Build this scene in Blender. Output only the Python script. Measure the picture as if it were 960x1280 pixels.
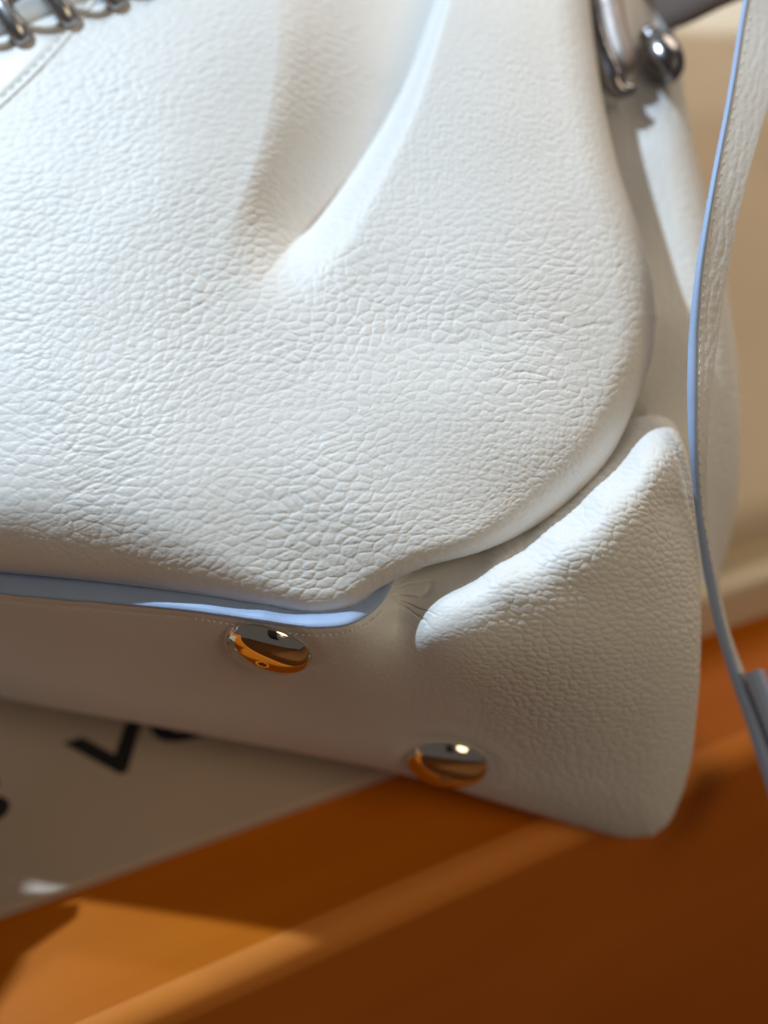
import bpy, math
import numpy as np
from mathutils import Vector

for o in list(bpy.data.objects):
    bpy.data.objects.remove(o)
SC = bpy.context.scene
COL = SC.collection
CM = 0.01

# ------------------------------------------------------------------ camera
F = 1319.0                       # focal length in pixels of a 960 x 1280 frame
PITCH = math.radians(42)
SP, CP = math.sin(PITCH), math.cos(PITCH)
CZ = 21.0                        # camera height above the counter, cm
cam_d = bpy.data.cameras.new('camera')
cam = bpy.data.objects.new('camera', cam_d)
COL.objects.link(cam)
cam.location = (0, 0, CZ * CM)
cam.rotation_euler = (math.radians(90) - PITCH, 0, 0)
cam_d.sensor_fit = 'VERTICAL'
cam_d.sensor_height = 36
cam_d.sensor_width = 27
cam_d.lens = F / 1280 * 36
cam_d.clip_start = 0.005
cam_d.clip_end = 50
cam_d.dof.use_dof = True
cam_d.dof.focus_distance = 0.183
cam_d.dof.aperture_fstop = 5.4
SC.camera = cam

# ------------------------------------------------------------------ light
world = bpy.data.worlds.new('World')
SC.world = world
world.use_nodes = True
world.node_tree.nodes['Background'].inputs[0].default_value = (1.0, 0.90, 0.86, 1)
world.node_tree.nodes['Background'].inputs[1].default_value = 0.078


def aim(o, target):
    d = Vector(target) - Vector(o.location)
    o.rotation_euler = d.to_track_quat('-Z', 'Y').to_euler()


def lamp(name, kind, loc, target, energy, color, size):
    d = bpy.data.lights.new(name, kind)
    d.energy = energy
    d.color = color
    if kind == 'SPOT':
        d.shadow_soft_size = size
        d.spot_size = math.radians(46)
        d.spot_blend = 0.4
    else:
        d.shape = 'DISK'
        d.size = size
    o = bpy.data.objects.new(name, d)
    COL.objects.link(o)
    o.location = loc
    aim(o, target)
    return o


TGT = Vector((0, 0.14, 0.08))
LDIR = Vector((-0.54, 0.27, 0.80)).normalized()
lamp('ceiling_spot', 'SPOT', TGT + LDIR * 1.7, TGT, 103, (0.65, 0.84, 1.0), 0.020)
LDIR2 = Vector((-0.50, 0.37, 0.78)).normalized()
lamp('ceiling_spot_beside', 'SPOT', TGT + LDIR2 * 1.9, TGT, 18, (0.85, 0.94, 1.0), 0.03)
lamp('fill_back', 'AREA', (0.65, 1.2, 1.25), (0.10, 0.25, 0.1), 9.5, (1.0, 0.85, 0.68), 0.9)  # soft fill added from behind, stands for no particular fitting
lamp('fill_front', 'AREA', (0.62, -0.44, 0.92), (0, 0.12, 0.04), 2.9, (1.0, 0.79, 0.50), 0.6)  # warm fill added for the base, also gives the feet a glint

SC.view_settings.view_transform = 'Standard'
SC.view_settings.look = 'None'
SC.view_settings.exposure = 0.1
SC.view_settings.gamma = 1.0
SC.view_settings.use_curve_mapping = False

RNG = np.random.default_rng(7)


# ------------------------------------------------------------------ numpy helpers
def W(px, py, d):
    """ray of the frame at depth d (cm) -> metres in the room"""
    px, py, d = np.broadcast_arrays(np.asarray(px, float), np.asarray(py, float), np.asarray(d, float))
    a = (px - 480) / F * d
    b = (640 - py) / F * d
    return np.stack([a, b * SP + d * CP, CZ + b * CP - d * SP], -1) * CM


def G(px, py, z=0.0):
    """point of the horizontal plane z (cm) seen at a pixel, in cm"""
    d = (z - CZ) / ((640 - py) / F * CP - SP)
    return W(px, py, d) / CM


def tps(ctrl):
    c = np.asarray(ctrl, float)
    xy = c[:, :2] / 300.0
    n = len(c)

    def k(r2):
        return 0.5 * r2 * np.log(r2 + 1e-12)
    d2 = ((xy[:, None] - xy[None]) ** 2).sum(-1)
    A = np.zeros((n + 3, n + 3))
    A[:n, :n] = k(d2) + 1e-4 * np.eye(n)
    A[:n, n] = 1
    A[:n, n + 1:] = xy
    A[n, :n] = 1
    A[n + 1:, :n] = xy.T
    w = np.linalg.solve(A, np.concatenate([c[:, 2], [0, 0, 0]]))

    def f(px, py):
        x = np.asarray(px, float) / 300.0
        y = np.asarray(py, float) / 300.0
        out = w[n] + w[n + 1] * x + w[n + 2] * y
        for i in range(n):
            out = out + w[i] * k((x - xy[i, 0]) ** 2 + (y - xy[i, 1]) ** 2)
        return out
    return f


def curve(pts, ts=None):
    """smooth curve through points -> function of t in [0, 1] (monotone-ish Hermite)"""
    p = np.asarray(pts, float)
    if ts is None:
        s = np.concatenate([[0], np.cumsum(np.linalg.norm(np.diff(p[:, :2], axis=0), axis=1))])
        ts = s / s[-1]
    ts = np.asarray(ts, float)
    m = np.zeros_like(p)
    sl = np.diff(p, axis=0) / np.diff(ts)[:, None]
    h = np.diff(ts)
    m[0], m[-1] = sl[0], sl[-1]
    for i in range(1, len(p) - 1):
        m[i] = (sl[i - 1] * h[i] + sl[i] * h[i - 1]) / (h[i] + h[i - 1])

    def f(t):
        t = np.clip(np.asarray(t, float), 0, 1)
        i = np.clip(np.searchsorted(ts, t, side='right') - 1, 0, len(ts) - 2)
        hh = h[i]
        x = ((t - ts[i]) / hh)[..., None]
        hh = hh[..., None]
        return ((2 * x**3 - 3 * x**2 + 1) * p[i] + (x**3 - 2 * x**2 + x) * hh * m[i]
                + (-2 * x**3 + 3 * x**2) * p[i + 1] + (x**3 - x**2) * hh * m[i + 1])
    return f


def coons(T, B, L, R, u, v):
    t, b, l, r = T(u)[None], B(u)[None], L(v)[:, None], R(v)[:, None]
    U, V = u[None, :, None], v[:, None, None]
    c00, c10, c01, c11 = T(np.array(0.)), T(np.array(1.)), B(np.array(0.)), B(np.array(1.))
    return ((1 - V) * t + V * b + (1 - U) * l + U * r
            - (1 - U) * (1 - V) * c00 - U * (1 - V) * c10 - (1 - U) * V * c01 - U * V * c11)


def poly_dist(px, py, poly):
    """distance to a polyline, the parameter (0..1 along it) and the signed side"""
    shp = px.shape
    x, y = px.ravel(), py.ravel()
    best = np.full(x.shape, 1e9)
    par = np.zeros_like(best)
    side = np.zeros_like(best)
    n = len(poly) - 1
    for i in range(n):
        a, b = poly[i], poly[i + 1]
        e = b - a
        t = np.clip(((x - a[0]) * e[0] + (y - a[1]) * e[1]) / (e @ e), 0, 1)
        dx, dy = x - a[0] - t * e[0], y - a[1] - t * e[1]
        d = np.hypot(dx, dy)
        m = d < best
        best[m] = d[m]
        par[m] = (i + t[m]) / n
        side[m] = np.sign(e[0] * dy[m] - e[1] * dx[m])
    return best.reshape(shp), par.reshape(shp), side.reshape(shp)


JX = RNG.random((256, 256))
JY = RNG.random((256, 256))
JH = RNG.random((256, 256))


def vnoise(x, y):
    xi, yi = np.floor(x).astype(int), np.floor(y).astype(int)
    fx, fy = x - xi, y - yi
    fx, fy = fx * fx * fx * (fx * (fx * 6 - 15) + 10), fy * fy * fy * (fy * (fy * 6 - 15) + 10)
    g = lambda i, j: JH[i & 255, j & 255]
    return ((g(xi, yi) * (1 - fx) + g(xi + 1, yi) * fx) * (1 - fy)
            + (g(xi, yi + 1) * (1 - fx) + g(xi + 1, yi + 1) * fx) * fy) * 2 - 1


def fbm(x, y, o=3):
    s, a = 0, 1.0
    for k in range(o):
        s = s + a * vnoise(x * 2**k + 17.3 * k, y * 2**k + 5.1 * k)
        a *= 0.5
    return s


def worley(x, y, theta, stretch, off=0):
    """F1 and F2 of a jittered cell pattern; distances measured in a locally turned, stretched metric"""
    xi, yi = np.floor(x).astype(int), np.floor(y).astype(int)
    c, s = np.cos(theta), np.sin(theta)
    f1 = np.full(x.shape, 9.0)
    f2 = np.full(x.shape, 9.0)
    hid = np.zeros(x.shape)
    for i in (-2, -1, 0, 1, 2):
        for j in (-2, -1, 0, 1, 2):
            a, b = (xi + i + off) & 255, (yi + j + 3 * off) & 255
            dx = x - (xi + i + 0.1 + 0.8 * JX[a, b])
            dy = y - (yi + j + 0.1 + 0.8 * JY[a, b])
            p, q = (dx * c + dy * s) / stretch, (-dx * s + dy * c) * stretch
            d = np.sqrt(p * p + q * q)
            m = d < f1
            f2 = np.where(m, f1, np.minimum(f2, d))
            f1 = np.where(m, d, f1)
            hid = np.where(m, JH[a, b], hid)
    return f1, f2, hid


def pebble(x, y, theta, stretch, off=0, w=0.22):
    """puffy leather cells with narrow creases between them, about 0..1"""
    f1, f2, hid = worley(x, y, theta, stretch, off)
    e = f2 - f1
    return (1 - np.exp(-e / w)) * (0.75 + 0.35 * hid) - 0.55 * f1 * f1


def smooth(a, b, x):
    t = np.clip((x - a) / (b - a), 0, 1)
    return t * t * (3 - 2 * t)


# ------------------------------------------------------------------ Blender helpers
def put(o, parent=None, label=None, cat=None, group=None, kind=None):
    COL.objects.link(o)
    if parent is not None:
        o.parent = parent
    for k, val in (('label', label), ('category', cat), ('group', group), ('kind', kind)):
        if val:
            o[k] = val
    return o


def empty(name, loc, label, cat):
    o = bpy.data.objects.new(name, None)
    o.empty_display_size = 0.02
    put(o, None, label, cat)
    o.location = loc
    return o


def mesh_obj(name, verts, faces, mat, parent=None, smooth_=True, **kw):
    me = bpy.data.meshes.new(name)
    me.from_pydata([tuple(p) for p in verts], [], [tuple(f) for f in faces])
    me.update()
    if smooth_:
        me.polygons.foreach_set('use_smooth', [True] * len(me.polygons))
    mats = mat if isinstance(mat, (list, tuple)) else [mat]
    for m in mats:
        me.materials.append(m)
    o = bpy.data.objects.new(name, me)
    put(o, parent, **kw)
    if parent is not None:
        me.transform(parent.matrix_world.inverted() if parent.parent is None else parent.matrix_world.inverted())
    return o


def fix_parent(o, parent):
    return o


def grid_obj(name, Pts, mat, parent=None, flip=False, wrap=False, **kw):
    nv, nu = Pts.shape[:2]
    idx = np.arange(nv * nu).reshape(nv, nu)
    if wrap:
        idx = np.concatenate([idx, idx[:1]], 0)
    q = np.stack([idx[:-1, :-1], idx[1:, :-1], idx[1:, 1:], idx[:-1, 1:]], -1).reshape(-1, 4)
    if flip:
        q = q[:, ::-1]
    me = bpy.data.meshes.new(name)
    co = Pts.reshape(-1, 3).copy()
    if parent is not None:
        co -= np.array(ROOT_LOC[parent.name])
    me.vertices.add(len(co))
    me.vertices.foreach_set('co', co.astype(np.float32).ravel())
    me.loops.add(q.size)
    me.loops.foreach_set('vertex_index', q.astype(np.int32).ravel())
    me.polygons.add(len(q))
    me.polygons.foreach_set('loop_start', np.arange(0, q.size, 4, dtype=np.int32))
    me.polygons.foreach_set('loop_total', np.full(len(q), 4, np.int32))
    me.update(calc_edges=True)
    me.polygons.foreach_set('use_smooth', np.ones(len(q), bool))
    me.materials.append(mat)
    me.validate()
    o = bpy.data.objects.new(name, me)
    return put(o, parent, **kw)


ROOT_LOC = {}


def root(name, loc, label, cat):
    o = empty(name, loc, label, cat)
    ROOT_LOC[o.name] = tuple(loc)
    return o


def local(verts, parent):
    """room coordinates -> coordinates of a part of parent"""
    return np.asarray(verts, float) - np.array(ROOT_LOC[parent.name])


def raw_obj(name, verts, faces, mat, parent=None, smooth_=True, **kw):
    v = np.asarray(verts, float)
    if parent is not None:
        v = local(v, parent)
    me = bpy.data.meshes.new(name)
    me.from_pydata(v.tolist(), [], [list(map(int, f)) for f in faces])
    me.update()
    me.polygons.foreach_set('use_smooth', [smooth_] * len(me.polygons))
    me.materials.append(mat)
    o = bpy.data.objects.new(name, me)
    ROOT_LOC[o.name] = ROOT_LOC[parent.name] if parent is not None else (0, 0, 0)
    return put(o, parent, **kw)


def tube(path, rad, n=14, closed=False, flat=1.0, nrm=None):
    """tube round a path; flat squeezes it along nrm"""
    p = np.asarray(path, float)
    m = len(p)
    tang = (np.roll(p, -1, 0) - np.roll(p, 1, 0)) if closed else np.gradient(p, axis=0)
    tang /= np.linalg.norm(tang, axis=1)[:, None]
    ref = np.array([0.31, -0.2, 0.93]) if nrm is None else np.asarray(nrm, float)
    a = np.cross(tang, ref)
    a /= np.linalg.norm(a, axis=1)[:, None]
    b = np.cross(a, tang)
    rad = np.broadcast_to(rad, (m,))
    ang = np.linspace(0, 2 * np.pi, n, endpoint=False)
    v = (p[:, None] + rad[:, None, None] * (np.cos(ang)[None, :, None] * a[:, None]
         + flat * np.sin(ang)[None, :, None] * b[:, None])).reshape(-1, 3)
    f = []
    for i in range(m if closed else m - 1):
        for j in range(n):
            i2 = (i + 1) % m
            f.append((i * n + j, i * n + (j + 1) % n, i2 * n + (j + 1) % n, i2 * n + j))
    if not closed:
        f.append(tuple(range(n))[::-1])
        f.append(tuple((m - 1) * n + j for j in range(n)))
    return v, f


def lathe(prof, origin, axis, n=48):
    """prof: (radius, height) rows, first and last may have radius 0"""
    axis = np.asarray(axis, float) / np.linalg.norm(axis)
    ref = np.array([1.0, 0, 0]) if abs(axis[0]) < 0.8 else np.array([0, 1.0, 0])
    a = np.cross(axis, ref)
    a /= np.linalg.norm(a)
    b = np.cross(axis, a)
    ang = np.linspace(0, 2 * np.pi, n, endpoint=False)
    ring = np.cos(ang)[:, None] * a + np.sin(ang)[:, None] * b
    v = np.concatenate([np.asarray(origin) + r * ring + h * axis for r, h in prof])
    f = []
    for i in range(len(prof) - 1):
        for j in range(n):
            f.append((i * n + j, i * n + (j + 1) % n, (i + 1) * n + (j + 1) % n, (i + 1) * n + j))
    f.append(tuple(range(n))[::-1])
    f.append(tuple((len(prof) - 1) * n + j for j in range(n)))
    return v, f


# ------------------------------------------------------------------ materials
def new_mat(name):
    m = bpy.data.materials.new(name)
    m.use_nodes = True
    nt = m.node_tree
    return m, nt, nt.nodes['Principled BSDF'], nt.links


def leather(name, col, rough=0.5, micro=1.0, blotch=0.03, scale=1400):
    m, nt, bs, L = new_mat(name)
    tc = nt.nodes.new('ShaderNodeTexCoord')
    n1 = nt.nodes.new('ShaderNodeTexNoise')
    n1.inputs['Scale'].default_value = scale
    n1.inputs['Detail'].default_value = 3
    L.new(tc.outputs['Object'], n1.inputs['Vector'])
    bp = nt.nodes.new('ShaderNodeBump')
    bp.inputs['Strength'].default_value = 0.35 * micro
    bp.inputs['Distance'].default_value = 0.0002
    L.new(n1.outputs['Fac'], bp.inputs['Height'])
    L.new(bp.outputs['Normal'], bs.inputs['Normal'])
    n2 = nt.nodes.new('ShaderNodeTexNoise')
    n2.inputs['Scale'].default_value = 60
    n2.inputs['Detail'].default_value = 5
    L.new(tc.outputs['Object'], n2.inputs['Vector'])
    mx = nt.nodes.new('ShaderNodeMix')
    mx.data_type = 'RGBA'
    mx.inputs['A'].default_value = (*[c * (1 - blotch) for c in col], 1)
    mx.inputs['B'].default_value = (*[min(1, c * (1 + blotch)) for c in col], 1)
    L.new(n2.outputs['Fac'], mx.inputs['Factor'])
    L.new(mx.outputs['Result'], bs.inputs['Base Color'])
    bs.inputs['Roughness'].default_value = rough
    bs.inputs['Specular IOR Level'].default_value = 0.4
    return m


def metal(name, col, rough):
    m, nt, bs, L = new_mat(name)
    bs.inputs['Metallic'].default_value = 1
    bs.inputs['Base Color'].default_value = (*col, 1)
    tc = nt.nodes.new('ShaderNodeTexCoord')
    n = nt.nodes.new('ShaderNodeTexNoise')
    n.inputs['Scale'].default_value = 400
    n.inputs['Detail'].default_value = 4
    L.new(tc.outputs['Object'], n.inputs['Vector'])
    mr = nt.nodes.new('ShaderNodeMapRange')
    mr.inputs['To Min'].default_value = rough * 0.6
    mr.inputs['To Max'].default_value = rough * 1.5
    L.new(n.outputs['Fac'], mr.inputs['Value'])
    L.new(mr.outputs['Result'], bs.inputs['Roughness'])
    return m


def wood(name, dark, light, ang, rough=0.42):
    m, nt, bs, L = new_mat(name)
    tc = nt.nodes.new('ShaderNodeTexCoord')
    mp = nt.nodes.new('ShaderNodeMapping')
    mp.inputs['Rotation'].default_value = (0, 0, -ang)
    L.new(tc.outputs['Object'], mp.inputs['Vector'])
    ms = nt.nodes.new('ShaderNodeMapping')
    ms.inputs['Scale'].default_value = (7, 130, 40)
    L.new(mp.outputs['Vector'], ms.inputs['Vector'])
    mp = ms
    n1 = nt.nodes.new('ShaderNodeTexNoise')
    n1.inputs['Scale'].default_value = 1.0
    n1.inputs['Detail'].default_value = 7
    n1.inputs['Distortion'].default_value = 0.8
    L.new(mp.outputs['Vector'], n1.inputs['Vector'])
    n2 = nt.nodes.new('ShaderNodeTexNoise')
    n2.inputs['Scale'].default_value = 18
    n2.inputs['Detail'].default_value = 4
    L.new(tc.outputs['Object'], n2.inputs['Vector'])
    ad = nt.nodes.new('ShaderNodeMath')
    ad.operation = 'ADD'
    L.new(n1.outputs['Fac'], ad.inputs[0])
    L.new(n2.outputs['Fac'], ad.inputs[1])
    rp = nt.nodes.new('ShaderNodeValToRGB')
    rp.color_ramp.elements[0].position = 0.30
    rp.color_ramp.elements[0].color = (*dark, 1)
    rp.color_ramp.elements[1].position = 0.72
    rp.color_ramp.elements[1].color = (*light, 1)
    hf = nt.nodes.new('ShaderNodeMath')
    hf.operation = 'MULTIPLY'
    hf.inputs[1].default_value = 0.5
    L.new(ad.outputs[0], hf.inputs[0])
    L.new(hf.outputs[0], rp.inputs['Fac'])
    L.new(rp.outputs['Color'], bs.inputs['Base Color'])
    bp = nt.nodes.new('ShaderNodeBump')
    bp.inputs['Strength'].default_value = 0.15
    bp.inputs['Distance'].default_value = 0.0003
    L.new(n1.outputs['Fac'], bp.inputs['Height'])
    L.new(bp.outputs['Normal'], bs.inputs['Normal'])
    bs.inputs['Roughness'].default_value = rough
    bs.inputs['Specular IOR Level'].default_value = 0.06
    return m


M_LEATHER = leather('white_grained_leather', (0.80, 0.795, 0.785), 0.48)
M_SMOOTH = leather('white_smooth_leather', (0.80, 0.79, 0.77), 0.42, 0.5)
M_EDGE = leather('pale_blue_edge_paint', (0.38, 0.50, 0.745), 0.5, 0.6, 0.04, 700)
M_THREAD = leather('cream_thread', (0.62, 0.55, 0.46), 0.7)
M_CHROME = metal('polished_steel', (0.80, 0.74, 0.66), 0.07)
M_GUN = metal('dark_nickel_and_reflection', (0.27, 0.26, 0.275), 0.2)
M_CLASP = metal('satin_pink_silver', (0.46, 0.40, 0.385), 0.58)
M_PALE = leather('pale_cream_paint', (0.78, 0.68, 0.52), 0.6, 0.4)
M_CHAIN = metal('grey_steel_chain', (0.50, 0.50, 0.52), 0.3)
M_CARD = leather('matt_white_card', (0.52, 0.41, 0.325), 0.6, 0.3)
M_INK = leather('black_ink', (0.012, 0.012, 0.015), 0.5, 0.2)
M_SHADE_LEATHER = leather('shade_toned_leather', (0.20, 0.155, 0.135), 0.5)  # handle leather with its shade put into the colour
M_CREAM = leather('cream_fabric', (0.74, 0.61, 0.46), 0.85, 1.6, 0.06, 900)
M_WOOD = wood('varnished_wood', (0.54, 0.142, 0.018), (0.62, 0.178, 0.027), math.radians(25))
M_TOP = wood('shade_darkened_wood_top', (0.50, 0.128, 0.004), (0.57, 0.158, 0.008), math.radians(25))  # counter wood made darker, shade near the bag put into its colour
M_RIM = wood('rim_lit_wood', (0.64, 0.205, 0.035), (0.74, 0.26, 0.05), math.radians(25))  # counter wood made lighter, light along the rounded edge put into its colour
M_FLOOR = wood('floor_wood', (0.26, 0.10, 0.03), (0.38, 0.16, 0.05), 0.3)
M_HOLE = leather('stitch_hole_dark', (0.05, 0.04, 0.035), 0.8)

# ------------------------------------------------------------------ setting
raw_obj('floor', [(-3, -3, -0.9), (3, -3, -0.9), (3, 3, -0.9), (-3, 3, -0.9)], [(0, 1, 2, 3)], M_FLOOR,
        smooth_=False, kind='structure')

E1 = G(330, 1192)[:2]
E2 = G(860, 958)[:2]
ED = (E2 - E1) / np.linalg.norm(E2 - E1)          # along the counter edge
EN = np.array([-ED[1], ED[0]])                    # away from the viewer
counter = root('wooden_counter', (0, 0.5, 0), 'varnished orange brown wooden counter with rounded front edge under the handbag', 'counter')


def slab(a0, a1, n0, n1, z0, z1, r, steps=8):
    """block along the counter edge, cm, its front upper edge rounded by r"""
    prof = [(n1, z0), (n1, z1)]
    for k in range(steps + 1):
        t = k / steps * math.pi / 2
        prof.append((n0 + r - r * math.sin(t), z1 - r + r * math.cos(t)))
    prof.append((n0, z0))
    v, n = [], len(prof)
    for a in (a0, a1):
        for (q, z) in prof:
            w = E1 + ED * a + EN * q
            v.append((w[0] * CM, w[1] * CM, z * CM))
    f = [(i, (i + 1) % n, n + (i + 1) % n, n + i) for i in range(n)]
    f += [tuple(range(n))[::-1], tuple(n + i for i in range(n))]
    return v, f


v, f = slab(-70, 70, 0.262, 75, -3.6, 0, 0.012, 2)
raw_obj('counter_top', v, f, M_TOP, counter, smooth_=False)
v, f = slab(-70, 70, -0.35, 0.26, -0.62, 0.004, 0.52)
top = raw_obj('lit_edge_strip', v, f, M_RIM, counter, label='rounded counter edge, the light along it painted as a lighter wood tone')
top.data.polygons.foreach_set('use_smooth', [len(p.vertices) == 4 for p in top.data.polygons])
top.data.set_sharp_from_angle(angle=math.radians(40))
v, f = slab(-70, 70, -0.33, 0.255, -89.9, -0.625, 0.03, 2)
raw_obj('front_board', v, f, M_WOOD, counter, smooth_=False)

# cream wedge the bag lies on
Wd = root('display_wedge', (0.2, 0.3, 0), 'cream fabric covered wedge standing on the counter behind the white handbag', 'display stand')
w1, w2 = G(880, 795)[:2], G(960, 768)[:2]
WD = (w2 - w1) / np.linalg.norm(w2 - w1)
WN = np.array([-WD[1], WD[0]])
prof = [(1.2, 1.6), (0.9, 1.9), (0.8, 2.2), (1.1, 2.6), (2.2, 3.0), (5, 3.8), (10, 5.2), (18, 7.4), (30, 10.6), (42, 14.0),
        (46, 14.4), (46, 1.6)]
cs = curve(prof)
ss = np.linspace(0, 1, 60)
aa = np.linspace(-3.5, 42, 80)
pr = cs(ss)
pp = w1[None, None] + WD * aa[None, :, None] + WN * pr[:, None, 0:1]
zz = np.broadcast_to(pr[:, None, 1], pp.shape[:2]).copy()
zz += 0.12 * fbm(pp[..., 0] * 0.35, pp[..., 1] * 0.35, 2) * smooth(0.3, 1.5, zz)
grid_obj('fabric_cover', np.concatenate([pp, zz[..., None]], -1) * CM, M_CREAM, Wd)

bb_ = []
for a0 in (-3.5, 42):
    for (q_, z_) in ((0.0, 0.01), (0.0, 1.35), (0.03, 1.47), (0.12, 1.55), (0.25, 1.60), (46, 1.60), (46, 0.01)):
        w_ = w1 + WD * a0 + WN * q_
        bb_.append((w_[0] * CM, w_[1] * CM, z_ * CM))
raw_obj('base_board', bb_, [(k, (k + 1) % 7, 7 + (k + 1) % 7, 7 + k) for k in range(7)] + [tuple(range(7))[::-1], tuple(range(7, 14))],
        M_PALE, Wd, smooth_=False, label='pale cream board under the fabric cover')

# card with black capitals
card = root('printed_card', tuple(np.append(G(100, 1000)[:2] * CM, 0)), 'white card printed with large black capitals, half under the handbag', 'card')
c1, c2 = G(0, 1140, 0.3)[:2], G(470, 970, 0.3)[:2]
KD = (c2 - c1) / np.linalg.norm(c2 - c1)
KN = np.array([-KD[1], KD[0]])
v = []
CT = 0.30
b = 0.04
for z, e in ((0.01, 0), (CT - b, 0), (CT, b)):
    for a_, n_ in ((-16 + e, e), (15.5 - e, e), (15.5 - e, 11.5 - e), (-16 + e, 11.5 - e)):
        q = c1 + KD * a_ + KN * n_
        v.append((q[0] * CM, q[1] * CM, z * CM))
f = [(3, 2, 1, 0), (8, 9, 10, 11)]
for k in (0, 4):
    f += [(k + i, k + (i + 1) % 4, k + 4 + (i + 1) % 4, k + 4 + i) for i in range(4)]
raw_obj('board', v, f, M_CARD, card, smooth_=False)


def letter(ch, px, py, size, wx=1.0):
    cu = bpy.data.curves.new('letter', 'FONT')
    cu.body = ch
    cu.size = size * CM
    cu.offset = 0.03 * size * CM
    cu.extrude = 0.004 * CM
    cu.align_x = 'CENTER'
    t = bpy.data.objects.new('letter', cu)
    COL.objects.link(t)
    bpy.context.view_layer.update()
    me = bpy.data.meshes.new_from_object(t.evaluated_get(bpy.context.evaluated_depsgraph_get()))
    bpy.data.objects.remove(t)
    n = len(me.vertices)
    co = np.zeros(n * 3)
    me.vertices.foreach_get('co', co)
    co = co.reshape(-1, 3)
    base = G(px, py, CT)[:2]
    w = base[None] * CM + co[:, :1] * wx * KD[None] + co[:, 1:2] * (KN - 0.12 * KD)[None]
    co = np.concatenate([w, (co[:, 2:] + (CT + 0.006) * CM)], 1) - np.array(ROOT_LOC[card.name])
    me.vertices.foreach_set('co', co.ravel())
    me.materials.clear()
    me.materials.append(M_INK)
    o = bpy.data.objects.new('letter', me)
    put(o, card, label='black printed capital ' + ch)


letter('V', 153, 964, 1.85, 1.5)
letter('S', -20, 1030, 1.85, 1.5)
letter('U', 246, 919, 1.85, 1.5)

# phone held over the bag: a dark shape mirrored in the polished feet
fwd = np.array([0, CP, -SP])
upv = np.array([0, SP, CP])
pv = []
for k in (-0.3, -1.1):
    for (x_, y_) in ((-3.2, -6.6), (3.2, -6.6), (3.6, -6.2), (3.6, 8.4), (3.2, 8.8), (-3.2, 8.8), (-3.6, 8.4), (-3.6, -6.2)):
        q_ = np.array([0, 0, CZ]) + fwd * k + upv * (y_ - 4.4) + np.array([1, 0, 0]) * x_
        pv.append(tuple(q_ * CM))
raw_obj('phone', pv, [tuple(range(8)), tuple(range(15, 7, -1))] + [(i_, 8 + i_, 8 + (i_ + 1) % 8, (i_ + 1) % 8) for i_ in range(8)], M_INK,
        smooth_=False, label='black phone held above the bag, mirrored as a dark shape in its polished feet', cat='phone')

# ------------------------------------------------------------------ the bag
bag = root('handbag', (0, 0.2, 0.004), 'white grained leather handbag lying tilted with its base and metal feet towards the front', 'handbag')

# --- front panel -------------------------------------------------------------
FT = curve([(-1000, -350), (-40, -350), (735, -350)], [0, .22, 1])
FB = curve([(-1000, 632), (-40, 712), (120, 727), (250, 744), (340, 758), (400, 767), (440, 758), (480, 732), (530, 709), (600, 690),
            (680, 651), (735, 605), (772, 555), (798, 495), (815, 445), (821, 395)],
           [0, .22, .34, .43, .49, .54, .58, .625, .67, .72, .79, .85, .90, .94, .97, 1])
FL = curve([(-1000, -350), (-1000, 632)])
FR = curve([(735, -350), (737, -30), (748, 90), (770, 200), (799, 290), (816, 350), (821, 395)], [0, .2, .4, .6, .8, .92, 1])
front_ctrl = [(-1000, -350, 29), (0, -350, 26.3), (400, -350, 26.2), (735, -350, 27.0),
              (-1000, 0, 25.5), (0, 0, 22.0), (330, 0, 21.7), (560, 0, 22.0), (660, 0, 22.2), (740, 0, 22.6),
              (0, 200, 20.35), (200, 200, 20.2), (500, 200, 20.4), (650, 200, 20.45), (770, 200, 20.75),
              (-1000, 400, 22.6), (0, 400, 19.1), (250, 400, 19.0), (500, 400, 19.05), (700, 400, 19.2), (815, 400, 19.7),
              (0, 550, 18.25), (250, 550, 18.1), (500, 550, 18.15), (700, 550, 18.45), (780, 550, 18.9),
              (0, 640, 17.92), (250, 640, 17.72), (450, 640, 17.75), (600, 640, 17.98), (680, 640, 18.3),
              (-1000, 632, 20.2), (0, 720, 17.95), (250, 720, 17.62), (340, 735, 17.66), (430, 745, 17.70), (500, 705, 17.72), (600, 680, 17.88)]
f_front = tps(front_ctrl)
BOUND = np.concatenate([FB(np.linspace(0, 1, 160)), FR(np.linspace(1, 0, 60))[1:]])
VALLEY = curve([(588, -250), (562, -60), (535, 30), (504, 110), (460, 188), (404, 262), (350, 322), (303, 382)])(np.linspace(0, 1, 60))


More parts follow.
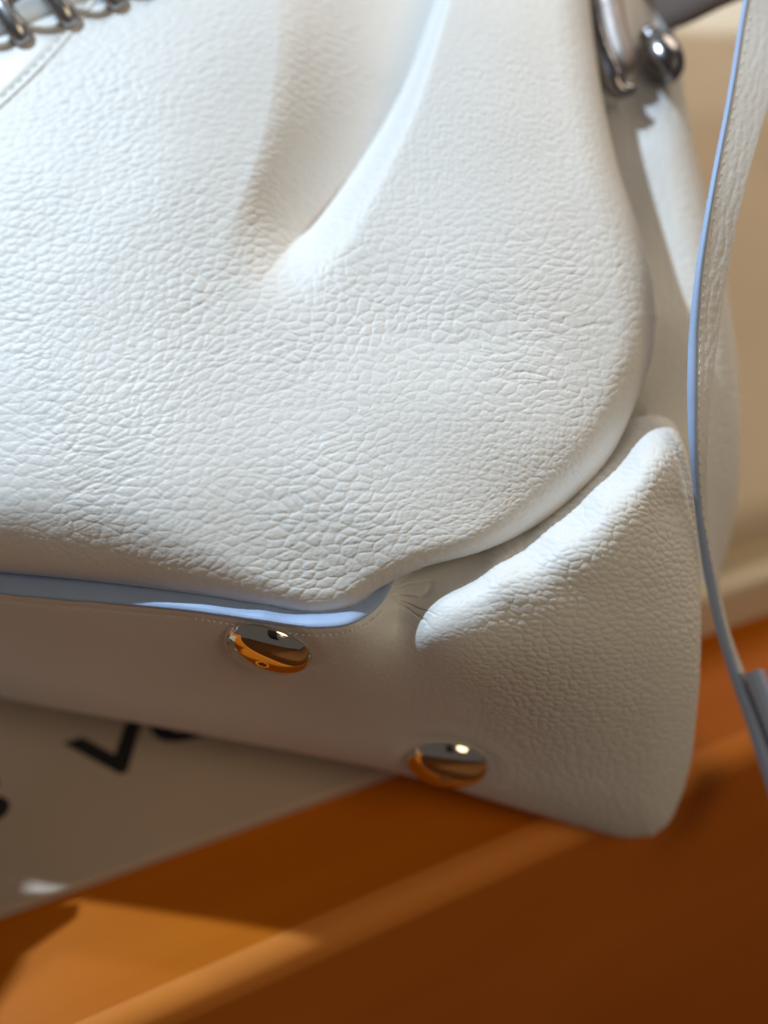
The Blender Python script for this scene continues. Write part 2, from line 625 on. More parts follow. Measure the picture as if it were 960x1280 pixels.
def front_depth(px, py):
    d = f_front(px, py)
    # fold running down from the top
    s, t, side = poly_dist(px, py, VALLEY)
    s = s * -side                                    # + to the right of the fold
    wl = 224 - 185 * t**1.35
    amp = 0.0128 * wl * (1 - smooth(0.80, 1.0, t)) * (0.35 + 0.65 * smooth(0.0, 0.25, t))
    wr = 5.5 + 42 * t**3.5
    x = np.clip(1 + s / wl, -0.3, 1)
    ramp = 0.5 * (x + np.sqrt(x * x + 0.045)) - 0.06 * smooth(0.2, -0.3, x)
    ramp = np.maximum(ramp, 0) ** 1.0
    prof = np.where(s < 0, ramp, (ramp * 0 + 1.0045) * np.exp(-(np.abs(s) / wr) ** 1.7))
    d = d + amp * prof
    # left swelling and right swelling beside the fold
    d = d - 0.22 * np.exp(-(((px - 230) / 130) ** 2 + ((py - 120) / 230) ** 2))
    d = d - 0.25 * np.exp(-(((px - 600) / 120) ** 2 + ((py - 60) / 300) ** 2))
    # soft dent right of the middle and low waves
    d = d + 0.10 * np.exp(-(((px - 560) / 120) ** 2 + ((py - 420) / 60) ** 2))
    d = d + 0.03 * fbm(px / 170, py / 150, 2)
    # the edges roll under
    e, tt, _ = poly_dist(px, py, BOUND)
    R = np.where(px < 470, 105 - 77 * smooth(120, 400, px), 28 + 20 * smooth(540, 720, px))
    h = np.where(px < 470, 1.2 - 0.85 * smooth(120, 400, px), 0.35 + 0.42 * smooth(540, 720, px))
    q = 1 - np.clip(e / R, 0, 1)
    d = d + h * (1 - np.sqrt(np.clip(1 - q * q, 0, 1)))
    return d


def dens(parts):
    """parameter values: list of (start, end, count)"""
    return np.unique(np.concatenate([np.linspace(a, b_, n) for a, b_, n in parts]))


def normals(P):
    n = np.cross(np.gradient(P, axis=1), np.gradient(P, axis=0))
    n /= np.linalg.norm(n, axis=-1, keepdims=True) + 1e-20
    to = np.array([0, 0, CZ * CM]) - P
    s = np.sign((n * to).sum(-1, keepdims=True))
    return n * np.where(s == 0, 1, s)


def skirt_rows(P2, d, rows=5, depth=1.6, pull=14, centre=(350, 350)):
    """extra rows behind the last row: deeper and pulled inwards so that the edge has no gap behind it"""
    px, py = P2[-1, :, 0], P2[-1, :, 1]
    outp, outd = [], []
    for k in range(1, rows + 1):
        t = k / rows
        vx, vy = centre[0] - px, centre[1] - py
        n = np.hypot(vx, vy) + 1e-6
        outp.append(np.stack([px + vx / n * pull * t, py + vy / n * pull * t], -1))
        outd.append(d[-1] + depth * t)
    return np.concatenate([P2, np.array(outp)], 0), np.concatenate([d, np.array(outd)], 0)


u = dens([(0, .215, 30), (.215, 1, 690)])
vv = dens([(0, .22, 24), (.22, .92, 560), (.92, 1, 110)])
P2 = coons(FT, FB, FL, FR, u, vv)
D = front_depth(P2[..., 0], P2[..., 1])
PX, PY = P2[..., 0], P2[..., 1]
P3 = W(PX, PY, D)
N3 = normals(P3)
# arc length coordinates in units of a 18 cm deep pixel keep the grain even over the curved leather
QX = (PX - 480) * D / 18.0
QY = (PY - 640) * D / 18.0 * 1.15
th = (-0.50 + 0.5 * smooth(420, 640, PX) * smooth(300, 460, PY) + 0.35 * fbm(PX / 190, PY / 190, 2)
      + 0.5 * smooth(300, 60, PX) * smooth(420, 600, PY))
st = 1.22 + 0.16 * fbm(PX / 120 + 9, PY / 120, 2)
wx, wy = 5 * fbm(QX / 42, QY / 42, 2), 5 * fbm(QX / 42 + 31, QY / 42 + 8, 2)
st = st + 0.20 * smooth(420, 250, PX)
g1 = pebble((QX + wx) / 16.0, (QY + wy) / 16.0, th, st, 0, 0.21 + 0.08 * smooth(400, 560, PX))
g2 = pebble((QX - wy) / 9.0, (QY + wx) / 9.0, th + 0.7, 1.1, 11, 0.3)
# long creases crossing each other
cr = np.zeros_like(PX)
for k, (a, sc) in enumerate(((-0.52, 24), (0.62, 32), (0.02, 28))):
    c, s_ = math.cos(a), math.sin(a)
    xr, yr = QX * c + QY * s_, -QX * s_ + QY * c
    ln = np.abs(vnoise(xr / (sc * 3.4) + 40 * k, yr / (sc * 0.55) + 0.6 * fbm(xr / 60, yr / 45, 2)))
    zone = (smooth(560, 380, PX), smooth(330, 120, PX) * smooth(380, 520, PY), smooth(430, 560, PX) * smooth(230, 330, PY) * smooth(560, 470, PY))[k]
    cr = cr + np.exp(-(ln / 0.055) ** 2) * zone * (0.35 + 0.65 * smooth(-0.3, 0.5, fbm(PX / 110 + 9 * k, PY / 110, 2)))
# finer, flatter grain low on the right, beside the fold and on the upper right swelling
fine = np.clip(smooth(470, 600, PX) * smooth(480, 580, PY) + smooth(430, 540, PX) * smooth(300, 200, PY), 0, 1)
sv_, tv_, sd_ = poly_dist(PX, PY, VALLEY)
sv_ = sv_ * -sd_
fine = np.clip(fine + smooth(-215, -120, sv_) * smooth(12, 0, sv_) * smooth(0.86, 0.70, tv_), 0, 1)
lump = np.exp(-(((PX - 600) / 150) ** 2 + ((PY - 420) / 85) ** 2))
edge_e, _, _ = poly_dist(PX, PY, BOUND)
calm = 0.3 + 0.7 * smooth(4, 38, edge_e)
calm = calm * (1 - 0.45 * smooth(330, 120, PX) * smooth(610, 660, PY - 0.1 * PX))
flank = smooth(-8, 6, sv_) * smooth(38, 12, sv_) * smooth(0.66, 0.42, tv_)
lump2 = np.exp(-(((PX - 230) / 120) ** 2 + ((PY - 330) / 120) ** 2))
big = (0.0130 - 0.0030 * smooth(400, 560, PX)) * (1 + 0.35 * lump + 0.3 * lump2) * g1 + 0.0035 * g2 - 0.0105 * cr
small = 0.0072 * g2 + 0.003 * g1
H = (big * (1 - 0.75 * fine) + small * fine) * calm * (1 - 0.8 * flank) * (0.85 + 0.3 * fbm(PX / 130 + 77, PY / 130, 2))
H = H + 0.006 * lump * fbm(QX / 34, QY / 15 + 20, 2)
H = H + 0.0014 * fbm(QX / 2.6, QY / 2.6, 2)
# stretch lines running into the pinched lower corner
P3 = P3 + N3 * (H[..., None] * CM)
Dd = D
P2s, Ds = skirt_rows(P2, D, 5, 1.8, 10)
sk = W(P2s[len(vv):, :, 0], P2s[len(vv):, :, 1], Ds[len(vv):])
P3 = np.concatenate([P3, sk], 0)
# right side skirt: the same on the last column
side_cols = []
for k in range(1, 6):
    t = k / 5
    side_cols.append(W(P2[:, -1, 0] - 10 * t, P2[:, -1, 1], D[:, -1] + 1.8 * t))
side_cols = np.stack(side_cols, 1)
side_cols = np.concatenate([side_cols, np.repeat(side_cols[-1:], 5, 0)], 0)
P3 = np.concatenate([P3, side_cols], 1)
grid_obj('front_panel', P3, M_LEATHER, bag)
FRONT_TOP = P3[0].copy()

# --- base and lower gusset ------------------------------------------------------
BT_pts = [(-1000, 655), (-40, 736), (0, 741), (130, 753), (250, 765), (320, 776), (380, 784), (425, 783), (455, 772), (478, 752), (500, 715),
          (560, 668), (640, 610), (720, 556), (775, 526), (812, 519)]
BT = curve(BT_pts, [0, .2, .22, .31, .39, .44, .48, .51, .54, .57, .61, .67, .76, .85, .94, 1])
BB = curve([(-1000, 770), (-40, 864), (0, 872), (250, 918), (520, 972), (640, 1008), (720, 1031), (775, 1046), (815, 1045)],
           [0, .2, .22, .39, .61, .74, .84, .92, 1])
BL = curve([(-1000, 655), (-1000, 770)])
BR = curve([(812, 519), (836, 524), (853, 553), (864, 600), (872, 690), (876, 800), (869, 905), (861, 962), (848, 1003), (834, 1030), (815, 1045)])
base_ctrl = [(-1000, 655, 20.4), (0, 742, 18.9), (130, 754, 18.58), (250, 765, 18.08), (330, 777, 17.80), (390, 785, 17.70), (440, 782, 17.74), (485, 752, 18.3),
             (520, 722, 18.7), (600, 690, 19.0), (660, 650, 19.4), (700, 605, 20.1), (760, 550, 20.7), (790, 500, 21.1), (838, 490, 21.0),
             (560, 640, 20.2), (640, 600, 20.6), (500, 700, 19.3),
             (500, 778, 18.40), (508, 808, 18.40), (535, 792, 18.02),
             (560, 742, 18.08), (620, 710, 18.08), (690, 672, 18.12), (750, 622, 18.32), (800, 572, 18.70), (828, 545, 19.1),
             (580, 790, 17.82), (640, 768, 17.78), (715, 735, 17.80), (785, 685, 18.00), (842, 630, 18.65),
             (590, 832, 18.30), (665, 820, 18.20), (745, 797, 18.25), (815, 745, 18.55),
             (600, 885, 19.6), (700, 910, 19.9), (840, 880, 19.9),
             (0, 805, 20.6), (335, 815, 18.85), (200, 845, 20.5), (560, 960, 21.7), (420, 900, 20.7),
             (0, 872, 22.5), (300, 927, 22.3), (520, 972, 22.1), (720, 1031, 22.4), (812, 1044, 22.6), (-1000, 770, 23.5)]
f_base = tps(base_ctrl)
RB = np.concatenate([BR(np.linspace(0.05, 1, 80)), BB(np.linspace(1, 0, 120))[1:]])


def base_depth(px, py):
    d = f_base(px, py)
    e, t, _ = poly_dist(px, py, RB)
    R = 34 + 26 * smooth(600, 820, px)
    h = 0.55 + 0.35 * smooth(600, 820, px)
    q = 1 - np.clip(e / R, 0, 1)
    d = d + h * (1 - np.sqrt(np.clip(1 - q * q, 0, 1)))
    d = d + 0.045 * fbm(px / 190 + 3, py / 90 + 0.35 * px / 90 + 7, 3) * smooth(640, 480, px) + 0.03 * fbm(px / 210 + 3, py / 120 + 7, 2)
    return d


u = dens([(0, .2, 24), (.2, .55, 240), (.55, 1, 400)])
vv = dens([(0, .9, 330), (.9, 1, 50)])
P2 = coons(BT, BB, BL, BR, u, vv)
PX, PY = P2[..., 0], P2[..., 1]
D = base_depth(PX, PY)
P3 = W(PX, PY, D)
N3 = normals(P3)
QX = (PX - 480) * D / 18.0
QY = (PY - 640) * D / 18.0 * 1.6
wx, wy = 5 * fbm(QX / 42, QY / 42 + 50, 2), 5 * fbm(QX / 42 + 31, QY / 42 + 77, 2)
th = 0.35 + 0.4 * fbm(PX / 160, PY / 160, 2)
g1 = pebble((QX + wx) / 14.0, (QY + wy) / 14.0, th, 1.2, 23)
amt = 0.10 + 1.25 * smooth(520, 660, PX + 0.25 * (PY - 800) * (PY < 800) - 0.15 * (PY - 800) * (PY > 800))
g2 = pebble((QX - wy) / 8.5, (QY + wx) / 8.5, th + 0.6, 1.1, 77, 0.3)
H = 0.0108 * g1 * amt + 0.0024 * g2 + 0.0012 * fbm(QX / 2.6, QY / 2.6, 2)
# radiating creases at the pinched corner
cx, cy = 478, 742
rr = np.hypot(PX - cx, PY - cy)
aa = np.arctan2(PY - cy, PX - cx)
wr = np.exp(-((rr - 34) / 30.0) ** 2) * smooth(-0.7, -0.1, aa) * smooth(2.3, 1.7, aa)
H = H - 0.042 * wr * np.exp(-(np.abs(vnoise(aa * 4.4 + 0.15 * fbm(rr / 26, aa, 2) + 3, rr / 120)) / 0.12) ** 2)
H = H * (0.15 + 0.85 * smooth(0.0, 0.14, vv))[:, None] ** smooth(500, 560, PX)
# stitched line below the painted edge
ln = BT(np.linspace(.2, .57, 200)) + np.array([0, 9.0])
e, t, _ = poly_dist(PX, PY, ln)
H = H - 0.010 * np.exp(-(e / 2.2) ** 2) * (0.45 + 0.55 * smooth(-0.5, 0.1, np.sin(t * 200)))
for (fx, fy) in ((335, 808), (560, 952)):
    ca, sa = math.cos(0.22), math.sin(0.22)
    ex, ey = (PX - fx) * ca + (PY - fy) * sa, (-(PX - fx) * sa + (PY - fy) * ca) * 2.0
    er = np.hypot(ex, ey)
    H = H - 0.035 * np.exp(-(er / 58) ** 4) + 0.012 * np.exp(-((er - 74) / 13) ** 2) * (1 + 0.5 * vnoise(np.arctan2(ey, ex) * 4, er / 30))
P3 = P3 + N3 * (H[..., None] * CM)
nb = len(vv)
P2s, Ds = skirt_rows(P2, D, 5, 2.2, 10, (300, 700))
P3 = np.concatenate([P3, W(P2s[nb:, :, 0], P2s[nb:, :, 1], Ds[nb:])], 0)
cols = np.stack([W(P2[:, -1, 0] - 8 * k / 5, P2[:, -1, 1], D[:, -1] + 2.6 * k / 5) for k in range(1, 6)], 1)
cols = np.concatenate([cols, np.repeat(cols[-1:], 5, 0)], 0)
P3 = np.concatenate([P3, cols], 1)
grid_obj('base_panel', P3, M_LEATHER, bag)
BASE_REAR = P3[-1].copy()
BASE_SIDE = P3[:, -1].copy()


def base_point(px, py):
    h = 3.0
    a = np.array([[px, px + h], [px, px]])
    b_ = np.array([[py, py], [py + h, py]])
    P = W(a, b_, base_depth(a, b_))
    n = np.cross(P[0, 1] - P[0, 0], P[1, 0] - P[0, 0])
    n /= np.linalg.norm(n)
    if n @ (np.array([0, 0, CZ * CM]) - P[0, 0]) < 0:
        n = -n
    return P[0, 0], n


# --- painted edge between front and base ------------------------------------------
t = np.concatenate([np.linspace(0, .2, 12)[:-1], np.linspace(.2, .608, 280)])
low = BT(t)
dl = base_depth(low[:, 0], low[:, 1])
wdt = np.interp(low[:, 0], [-1000, 0, 200, 330, 420, 460, 482, 500], [26, 25, 25, 26, 24, 22, 17, 12])
rows = []
for k, (fr, dd) in enumerate(((-0.10, 0.12), (-0.06, 0.02), (0.0, -0.03), (0.08, -0.04), (0.30, 0.01), (0.55, 0.09), (0.8, 0.19), (1.0, 0.30), (1.4, 0.5), (2.2, 0.9), (3.0, 1.5))):
    wob = 0.6 * vnoise(low[:, 0] / 23, low[:, 0] * 0 + k * 0.3)
    rows.append(W(low[:, 0] + wdt * 0.25 * fr * smooth(420, 480, low[:, 0]) * -1, low[:, 1] - wdt * fr + wob * (k < 5) * 0.6, dl + dd))
grid_obj('painted_edge', np.array(rows), M_EDGE, bag, label='pale blue painted edge between front panel and base')

# --- stitches along the base edge ----------------------------------------------------
sv, sf = [], []
pts = BT(np.linspace(.385, .565, 34)) + np.array([0, 9.0])
for i, (x, y) in enumerate(pts):
    p, n = base_point(x, y)
    q, _ = base_point(x + 3.4, y + (0.6 if x < 420 else -1.8))
    a_, f_ = tube([p - n * 1e-5, (p + q) / 2 + n * 1.2e-4, q - n * 1e-5], 0.00011, 6)
    sf += [tuple(k + len(sv) for k in ff) for ff in f_]
    sv += a_.tolist()
raw_obj('stitching', sv, sf, M_SMOOTH, bag, kind='stuff')
hv, hf = [], []
for (x, y, r) in ((443, 790, 3.0), (474, 766, 3.4), (486, 741, 2.2)):
    p, n = base_point(x, y)
    a_, f_ = lathe([(0.0, 0.0001), (r * 0.00009, 0.00006), (r * 0.00014, -0.0001)], p + n * 0.00005, n, 10)
    hf += [tuple(k + len(hv) for k in ff) for ff in f_]
    hv += a_.tolist()

# --- upper gusset ----------------------------------------------------------------
ST = curve([(690, -350), (836, -350)])
SB = curve([(800, 740), (898, 728)])
SL = curve([(690, -350), (700, 0), (720, 200), (760, 400), (790, 560), (800, 740)])
SR = curve([(836, -350), (838, 0), (852, 100), (868, 180), (887, 265), (908, 355), (921, 450), (925, 560), (918, 650), (898, 728)])
side_ctrl = [(690, -350, 29.6), (836, -350, 29.7), (700, 0, 24.9), (760, 0, 24.5), (838, 0, 24.5), (720, 200, 23.5), (790, 200, 22.8), (868, 200, 22.7),
             (760, 400, 22.5), (830, 400, 21.8), (910, 400, 21.9), (790, 560, 22.0), (850, 560, 21.6), (920, 560, 21.8), (800, 740, 22.1),
             (850, 740, 21.9), (898, 728, 22.1)]
f_side = tps(side_ctrl)
SB_ = SR(np.linspace(0, 1, 80))
u = np.linspace(0, 1, 130)
vv = np.linspace(0, 1, 420)
P2 = coons(ST, SB, SL, SR, u, vv)
PX, PY = P2[..., 0], P2[..., 1]
e, _, _ = poly_dist(PX, PY, SB_)
q = 1 - np.clip(e / 42, 0, 1)
D = f_side(PX, PY) + 0.8 * (1 - np.sqrt(np.clip(1 - q * q, 0, 1))) + 0.03 * fbm(PX / 90, PY / 140, 2)
P3 = W(PX, PY, D)
N3 = normals(P3)
QX, QY = (PX - 480) * D / 18, (PY - 640) * D / 18 * 1.2
g1 = pebble((QX + 4 * fbm(QX / 40, QY / 40, 2)) / 14, QY / 14, 0.3 + 0 * PX, 1.15 + 0 * PX, 41)
P3 = P3 + N3 * (0.011 * g1[..., None] * CM)
cols = np.stack([W(P2[:, -1, 0] - 6 * k / 5, P2[:, -1, 1], D[:, -1] + 3.2 * k / 5) for k in range(1, 6)], 1)
grid_obj('side_panel', np.concatenate([P3, cols], 1), M_LEATHER, bag)
SIDE_EDGE = cols[:, -1].copy()

# --- back of the bag, lying on the wedge and the card ------------------------------
n = 60
fr = BASE_REAR[np.linspace(0, BASE_REAR.shape[0] - 1, n).astype(int)]
rr = FRONT_TOP[np.linspace(0, FRONT_TOP.shape[0] - 1, n).astype(int)].copy()
rr2 = rr.copy()
rr2[:, 2] -= 0.045
ks = np.linspace(0, 1, 40)[:, None, None]
back = fr[None] * (1 - ks) + rr2[None] * ks
back[..., 2] += 0.006 * np.sin(ks[..., 0] * math.pi) - 0.0
back = np.concatenate([back, (rr2 * 0.5 + rr * 0.5 + np.array([0, 0.008, 0]))[None], rr[None]], 0)
grid_obj('back_panel', back, M_LEATHER, bag)

# --- unseen sheet added beyond the frame to shade the wedge -----------------------------------
gu = np.linspace(0, 1, 30)[None, :, None]
gv = np.linspace(0, 1, 16)[:, None, None]
c00, c10, c01, c11 = (np.array(q, float) for q in ((-20, 32.5, 17.6), (6.2, 33.4, 17.9), (-18, 43, 33), (14.0, 48, 36)))
wg = (c00 * (1 - gu) + c10 * gu) * (1 - gv) + (c01 * (1 - gu) + c11 * gu) * gv
wg[..., 2] += 0.6 * np.sin(gu[..., 0] * 9) * gv[..., 0]
wg2 = wg + np.array([0, 0.35, -0.25])
grid_obj('top_shade_sheet', np.concatenate([wg, wg2[::-1], wg[:1]], 0) * CM, M_LEATHER, bag)

# --- feet ------------------------------------------------------------------------
for (x, y, r) in ((335, 808, 0.82), (560, 952, 0.86)):
    p, nrm = base_point(x, y)
    prof = [(0.0, -0.05)]
    prof += [(r * 0.97, -0.05), (r * 1.0, 0.02), (r * 0.985, 0.05)]
    for k in range(1, 13):
        a = k / 12 * math.pi / 2
        prof.append((r * 0.97 * math.cos(a) ** 0.85 if k < 12 else 0.0, 0.05 + r * 0.38 * math.sin(a)))
    v, f = lathe([(a * CM, b_ * CM) for a, b_ in prof], p, nrm, 56)
    raw_obj('foot', v, f, M_CHROME, bag)

# --- unseen blocker added left of the frame, shaped to shadow wood and card ------------
block_px = np.array([(40, 1074), (34, 1090), (24, 1102), (20, 1120), (24, 1140), (98, 1138), (0, 1208), (-60, 1252), (-190, 1230), (-300, 1170), (-330, 1110), (-290, 1074)], float)
tg = G(block_px[:, 0], block_px[:, 1])
lp_ = np.array(TGT + LDIR * 1.7) / CM
lk = lp_[None] - tg
tg = tg + lk * ((12.55 - tg[:, 1]) / lk[:, 1])[:, None]
tc_ = tg
nn = len(tc_)
th_ = np.array([0, 0.30, 0])
v = np.concatenate([tc_ - th_ * 0.5, tc_ + th_ * 0.5]) * CM
f = [tuple(range(nn)), tuple(range(2 * nn - 1, nn - 1, -1))] + [(i, nn + i, nn + (i + 1) % nn, (i + 1) % nn) for i in range(nn)]
blocker = raw_obj('shadow_blocker', v, f, M_SMOOTH, bag, smooth_=False)
tt_ = tc_[np.argmax(tc_[:, 2])]
v, f = tube(np.array([tt_ + (0, 0, -0.3), tt_ + (-0.2, 0.1, 1.2), tt_ + (-0.4, 1.5, 2.2), tt_ + (-0.5, 4.0, 2.2)]) * CM, 0.002, 8)
raw_obj('blocker_cord', v, f, M_SMOOTH, blocker)

# --- shoulder strap on the right ---------------------------------------------------
ys = [-120, 0, 120, 250, 340, 420, 500, 570, 640, 720, 780, 845, 900, 985, 1080]
L1 = [955, 929, 909, 884, 869, 861, 859, 862, 869, 880, 893, 912, 931, 958, 988]
L2 = [962, 936, 916, 892, 879, 873, 872, 873, 878, 892, 905, 926, 947, 976, 1008]
RR = [1030, 1000, 963, 928, 910, 898, 889, 884, 885, 898, 910, 932, 953, 984, 1018]
DD = [21.0, 20.4, 19.7, 19.1, 18.9, 18.8, 18.7, 18.8, 19.3, 20.1, 20.8, 21.5, 22.0, 22.6, 23.2]
cv = curve([(l1, y, l2, r_, d) for l1, y, l2, r_, d in zip(L1, ys, L2, RR, DD)], (np.array(ys) + 120) / 1200)
tt = np.linspace(0, 1, 260)
c = cv(tt)
wig = 0.7 * vnoise(tt * 40, tt * 0)
A0 = W(c[:, 0], c[:, 1], c[:, 4] + 0.01)                 # rear corner of the painted edge
A1 = W(c[:, 2] + wig * 0.4, c[:, 1], c[:, 4])            # front corner
A2 = W(c[:, 3], c[:, 1], c[:, 4] + 0.12 + 0.004 * (c[:, 3] - c[:, 2]))
A3 = A2 + (A0 - A1)
edge = np.stack([A0 * (1 - k) + A1 * k + np.array([0, -1, 1]) * 0.0004 * math.sin(math.pi * k) for k in np.linspace(0, 1, 7)], 0)
ks = np.linspace(0, 1, 36)[:, None, None]
face = A1[None] * (1 - ks) + A2[None] * ks
fn = normals(face)
ar = np.concatenate([[0], np.cumsum(np.linalg.norm(np.diff(A1, axis=0), axis=1))]) / CM * 73
gx = np.broadcast_to(ar[None], face.shape[:2]) / 14
gy = ks[..., 0] * (np.linalg.norm(A2 - A1, axis=1) / CM * 73 / 14)[None] + 0 * gx
face = face + fn * (0.010 * pebble(gx, gy, 0 * gx + 0.4, 1 + 0 * gx, 55) * np.sin(math.pi * np.clip(ks[..., 0] * 1.0, 0.08, 1)) ** 0.5)[..., None] * CM
strap = raw_obj('shoulder_strap', [(0, 0, 0)] * 0 + A3.tolist() + A0.tolist() + A2.tolist(),
                [(i, i + 1, len(tt) + i + 1, len(tt) + i) for i in range(len(tt) - 1)]
                + [(i, 2 * len(tt) + i, 2 * len(tt) + i + 1, i + 1) for i in range(len(tt) - 1)], M_LEATHER, bag)
ROOT_LOC[strap.name] = ROOT_LOC[bag.name]
grid_obj('strap_face', face, M_LEATHER, strap)
grid_obj('painted_edge', edge, M_EDGE, strap, label='pale blue painted edge of the shoulder strap')
sv, sf = [], []
for i in range(6, 250, 3):
    o0, o1 = face[3, i], face[3, i + 2] * 0.75 + face[3, i] * 0.25
    nn_ = fn[3, i]
    a_, f_ = tube([o0 - nn_ * 6e-5, (o0 + o1) / 2 + nn_ * 0.7e-4, o1 - nn_ * 6e-5], 0.00008, 6)
    sf += [tuple(k + len(sv) for k in ff) for ff in f_]
    sv += a_.tolist()
raw_obj('stitching', sv, sf, M_SMOOTH, strap, kind='stuff')
# the doubled end of the strap, lower right
q1 = curve([(930, 838, 21.3), (946, 880, 21.7), (968, 940, 22.2), (1000, 1030, 22.8)])(np.linspace(0, 1, 40))
B0 = W(q1[:, 0] + 1, q1[:, 1] + 4, q1[:, 2])
B1 = W(q1[:, 0] + 17, q1[:, 1] - 2, q1[:, 2] + 0.02)
B2 = W(q1[:, 0] + 25, q1[:, 1] - 1, q1[:, 2] + 0.6)
B3 = W(q1[:, 0] + 8, q1[:, 1] + 4, q1[:, 2] + 0.6)
ring = np.stack([B0, B0 * .5 + B1 * .5 + np.array([0, -1, 1]) * 0.0003, B1, B2, B3], 0)
o = grid_obj('strap_end', np.concatenate([ring, ring[:1]], 0), M_EDGE, strap, label='doubled pale blue edged end of the strap')
me = o.data
nn = ring.shape[1]
# cap
import bmesh
bm = bmesh.new()
bm.from_mesh(me)
bm.verts.ensure_lookup_table()
bm.faces.new([bm.verts[k * nn] for k in range(5)])
bm.to_mesh(me)
bm.free()
me.polygons.foreach_set('use_smooth', [False] * len(me.polygons))

# --- hardware upper right ----------------------------------------------------------
rim = curve([(736, -70, 23.9), (737, -10, 23.5), (745, 42, 23.2), (759, 84, 22.95), (777, 113, 22.8), (793, 112, 22.8)])(np.linspace(0, 1, 60))
v, f = tube(W(rim[:, 0], rim[:, 1], rim[:, 2]), 0.27 * CM * np.concatenate([np.ones(50), np.linspace(1, 0.35, 10)]), 16)  # left rim of the clasp, a dark reflection put in as darker metal
ring_o = raw_obj('metal_clasp', v, f, M_GUN, bag, label='rim of the clasp tongue at the top of the side, dark reflection put into its tone')
tg_ = curve([(752, -80, 23.9), (760, 0, 23.35), (772, 55, 23.05), (784, 92, 22.9)])(np.linspace(0, 1, 40))
a_ = np.linspace(0, 1, 40)
v, f = tube(W(tg_[:, 0], tg_[:, 1], tg_[:, 2] + 0.1), 0.30 * CM * np.sqrt(np.clip(1 - np.clip((a_ - 0.86) / 0.145, 0, 1) ** 2, 0.01, 1)), 18)
raw_obj('clasp_face', v, f, M_CLASP, ring_o)
tb = curve([(740, -90, 24.9), (752, 0, 24.5), (776, 60, 24.1), (800, 110, 23.9)])(np.linspace(0, 1, 30))
wd_ = np.linspace(30, 15, 30)
wd_[-6:] *= np.sqrt(np.clip(1 - np.linspace(0, 0.98, 6) ** 2, 0, 1))
tv = np.stack([W(tb[:, 0] + wd_ * k + 10, tb[:, 1] - wd_ * k * 0.35, tb[:, 2] + 0.28 * abs(k) ** 3 - 0.25) for k in np.linspace(-1, 1, 13)], 0)
grid_obj('ring_tab', tv, M_SMOOTH, bag, label='leather tab through the oval ring')
p = W(824, 64, 23.4)
ax = W(838, 88, 22.9) - W(803, 30, 23.8)
prof = [(0.0, -0.70), (0.22, -0.68), (0.26, -0.58), (0.25, -0.48), (0.20, -0.44), (0.24, -0.40)]
for k in range(13):
    a = -math.pi / 2 * 0.75 + (math.pi * 0.875) * k / 12
    prof.append((max(0.0, 0.43 * math.cos(a)), 0.22 + 0.74 * math.sin(a)))
v, f = lathe([(a * CM, max(b_, -0.70) * CM) for a, b_ in prof], p, ax, 40)
raw_obj('metal_stud', v, f, M_GUN, bag, label='dark polished bullet shaped stud at the top of the side')
# handle band crossing the upper right corner, its shade painted as a taupe tone
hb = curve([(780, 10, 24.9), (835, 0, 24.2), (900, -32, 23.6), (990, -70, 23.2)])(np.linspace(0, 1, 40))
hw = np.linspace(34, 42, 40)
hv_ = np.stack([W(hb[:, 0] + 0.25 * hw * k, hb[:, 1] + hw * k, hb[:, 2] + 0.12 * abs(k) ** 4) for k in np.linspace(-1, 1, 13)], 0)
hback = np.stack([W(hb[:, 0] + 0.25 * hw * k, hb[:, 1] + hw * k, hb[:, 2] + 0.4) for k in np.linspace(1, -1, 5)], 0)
grid_obj('handle', np.concatenate([hv_, hback, hv_[:1]], 0), M_SHADE_LEATHER, bag, label='handle band crossing the upper right corner, shade painted into its colour')

# --- trim and chain upper left ------------------------------------------------------
TT = curve([(-200, -120), (170, -120)])
TB = curve([(-200, 300), (-60, 195), (0, 140), (45, 98), (92, 46), (125, 0), (170, -60)], [0, .25, .40, .55, .72, .85, 1])
TL = curve([(-200, -120), (-200, 300)])
TR = curve([(170, -120), (170, -60)])
u = np.linspace(0, 1, 90)
vv = np.concatenate([np.linspace(0, .9, 40), np.linspace(.92, 1, 14)])
P2 = coons(TT, TB, TL, TR, u, vv)
PX, PY = P2[..., 0], P2[..., 1]
e, _, _ = poly_dist(PX, PY, TB(np.linspace(0, 1, 60)))
D = front_depth(PX, PY) - 0.05 + 0.06 * np.exp(-(e / 4.0) ** 2) + 0.03 * np.exp(-((e - 13) / 3.0) ** 2)
grid_obj('top_trim', W(PX, PY, D), M_SMOOTH, bag, label='smooth white trim below the chain')
sv, sf = [], []
lnT = TB(np.linspace(.2, .9, 22))
for i in range(21):
    x, y = lnT[i]
    x2, y2 = lnT[i] * 0.35 + lnT[i + 1] * 0.65
    qx = np.array([x - 9, (x + x2) / 2 - 9, x2 - 9])
    qy = np.array([y - 9, (y + y2) / 2 - 9, y2 - 9])
    dq = front_depth(qx, qy) - np.array([0.03, 0.058, 0.03])
    a_, f_ = tube(W(qx, qy, dq), 0.00010, 6)
    sf += [tuple(k + len(sv) for k in ff) for ff in f_]
    sv += a_.tolist()
raw_obj('trim_stitching', sv, sf, M_SMOOTH, bag, kind='stuff')

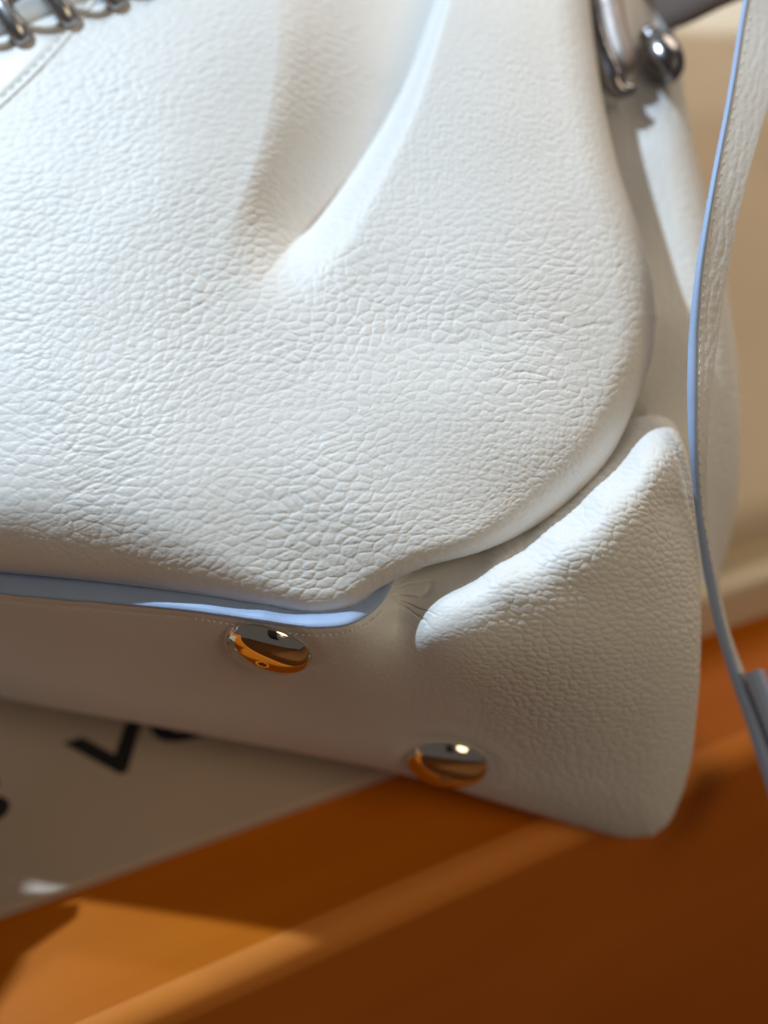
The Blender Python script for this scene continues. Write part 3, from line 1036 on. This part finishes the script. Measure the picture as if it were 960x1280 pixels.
chain = None
band = np.array([(-150, 88), (-60, 52), (0, 27), (60, 2), (130, -27), (200, -58)], float)
cb = curve(band)(np.linspace(0, 1, 60))
db = front_depth(cb[:, 0], cb[:, 1]) - 0.30
bw = 24
bt = np.stack([W(cb[:, 0] + 0.38 * bw * k, cb[:, 1] + bw * k, db + 0.10 * abs(k) ** 4 + 0.05) for k in np.linspace(-1, 1, 11)], 0)
bb = np.stack([W(cb[:, 0] + 0.38 * bw * k, cb[:, 1] + bw * k, db + 0.24) for k in np.linspace(1, -1, 4)], 0)
chain = grid_obj('chain_strap', np.concatenate([bt, bb, bt[:1]], 0), M_SMOOTH, bag, label='white leather band laced through a metal chain')
ROOT_LOC[chain.name] = ROOT_LOC[bag.name]
along = (band[-1] - band[0]) / np.linalg.norm(band[-1] - band[0])
acr = np.array([-along[1], along[0]])
for k in range(-2, 4):
    c0 = np.array((8, 24.0)) + np.array((59.0, -22.0)) * k
    a = np.linspace(0, 2 * np.pi, 40, endpoint=False)
    lx = c0[0] + 7 * np.cos(a) + acr[0] * 32 * np.sin(a) + 7 * np.sin(a) * along[0]
    ly = c0[1] + 3 * np.cos(a) + acr[1] * 32 * np.sin(a) + 7 * np.sin(a) * along[1]
    dl_ = float(front_depth(np.array([c0[0]]), np.array([c0[1]]))[0]) - 0.20 - 0.24 * np.cos(a)
    v, f = tube(W(lx, ly, dl_), 0.22 * CM, 12, True)
    raw_obj('chain_link', v, f, M_CHAIN, chain)
    ta = np.linspace(0, 1, 24)
    ax_ = c0[0] + 59 * ta - 4
    ay_ = c0[1] - 22 * ta - 16 - 9 * np.sin(np.pi * ta)
    v, f = tube(W(ax_, ay_, float(dl_.min()) + 0.12 - 0.30 * np.sin(np.pi * ta)), 0.10 * CM, 10)
    raw_obj('chain_loop', v, f, M_CHAIN, chain)

for off in (1.06, -1.06):
    v, f = tube(W(cb[:, 0] + 0.38 * bw * off, cb[:, 1] + bw * off, db + 0.10), 0.075 * CM, 10)
    raw_obj('chain_rail', v, f, M_CHAIN, chain)
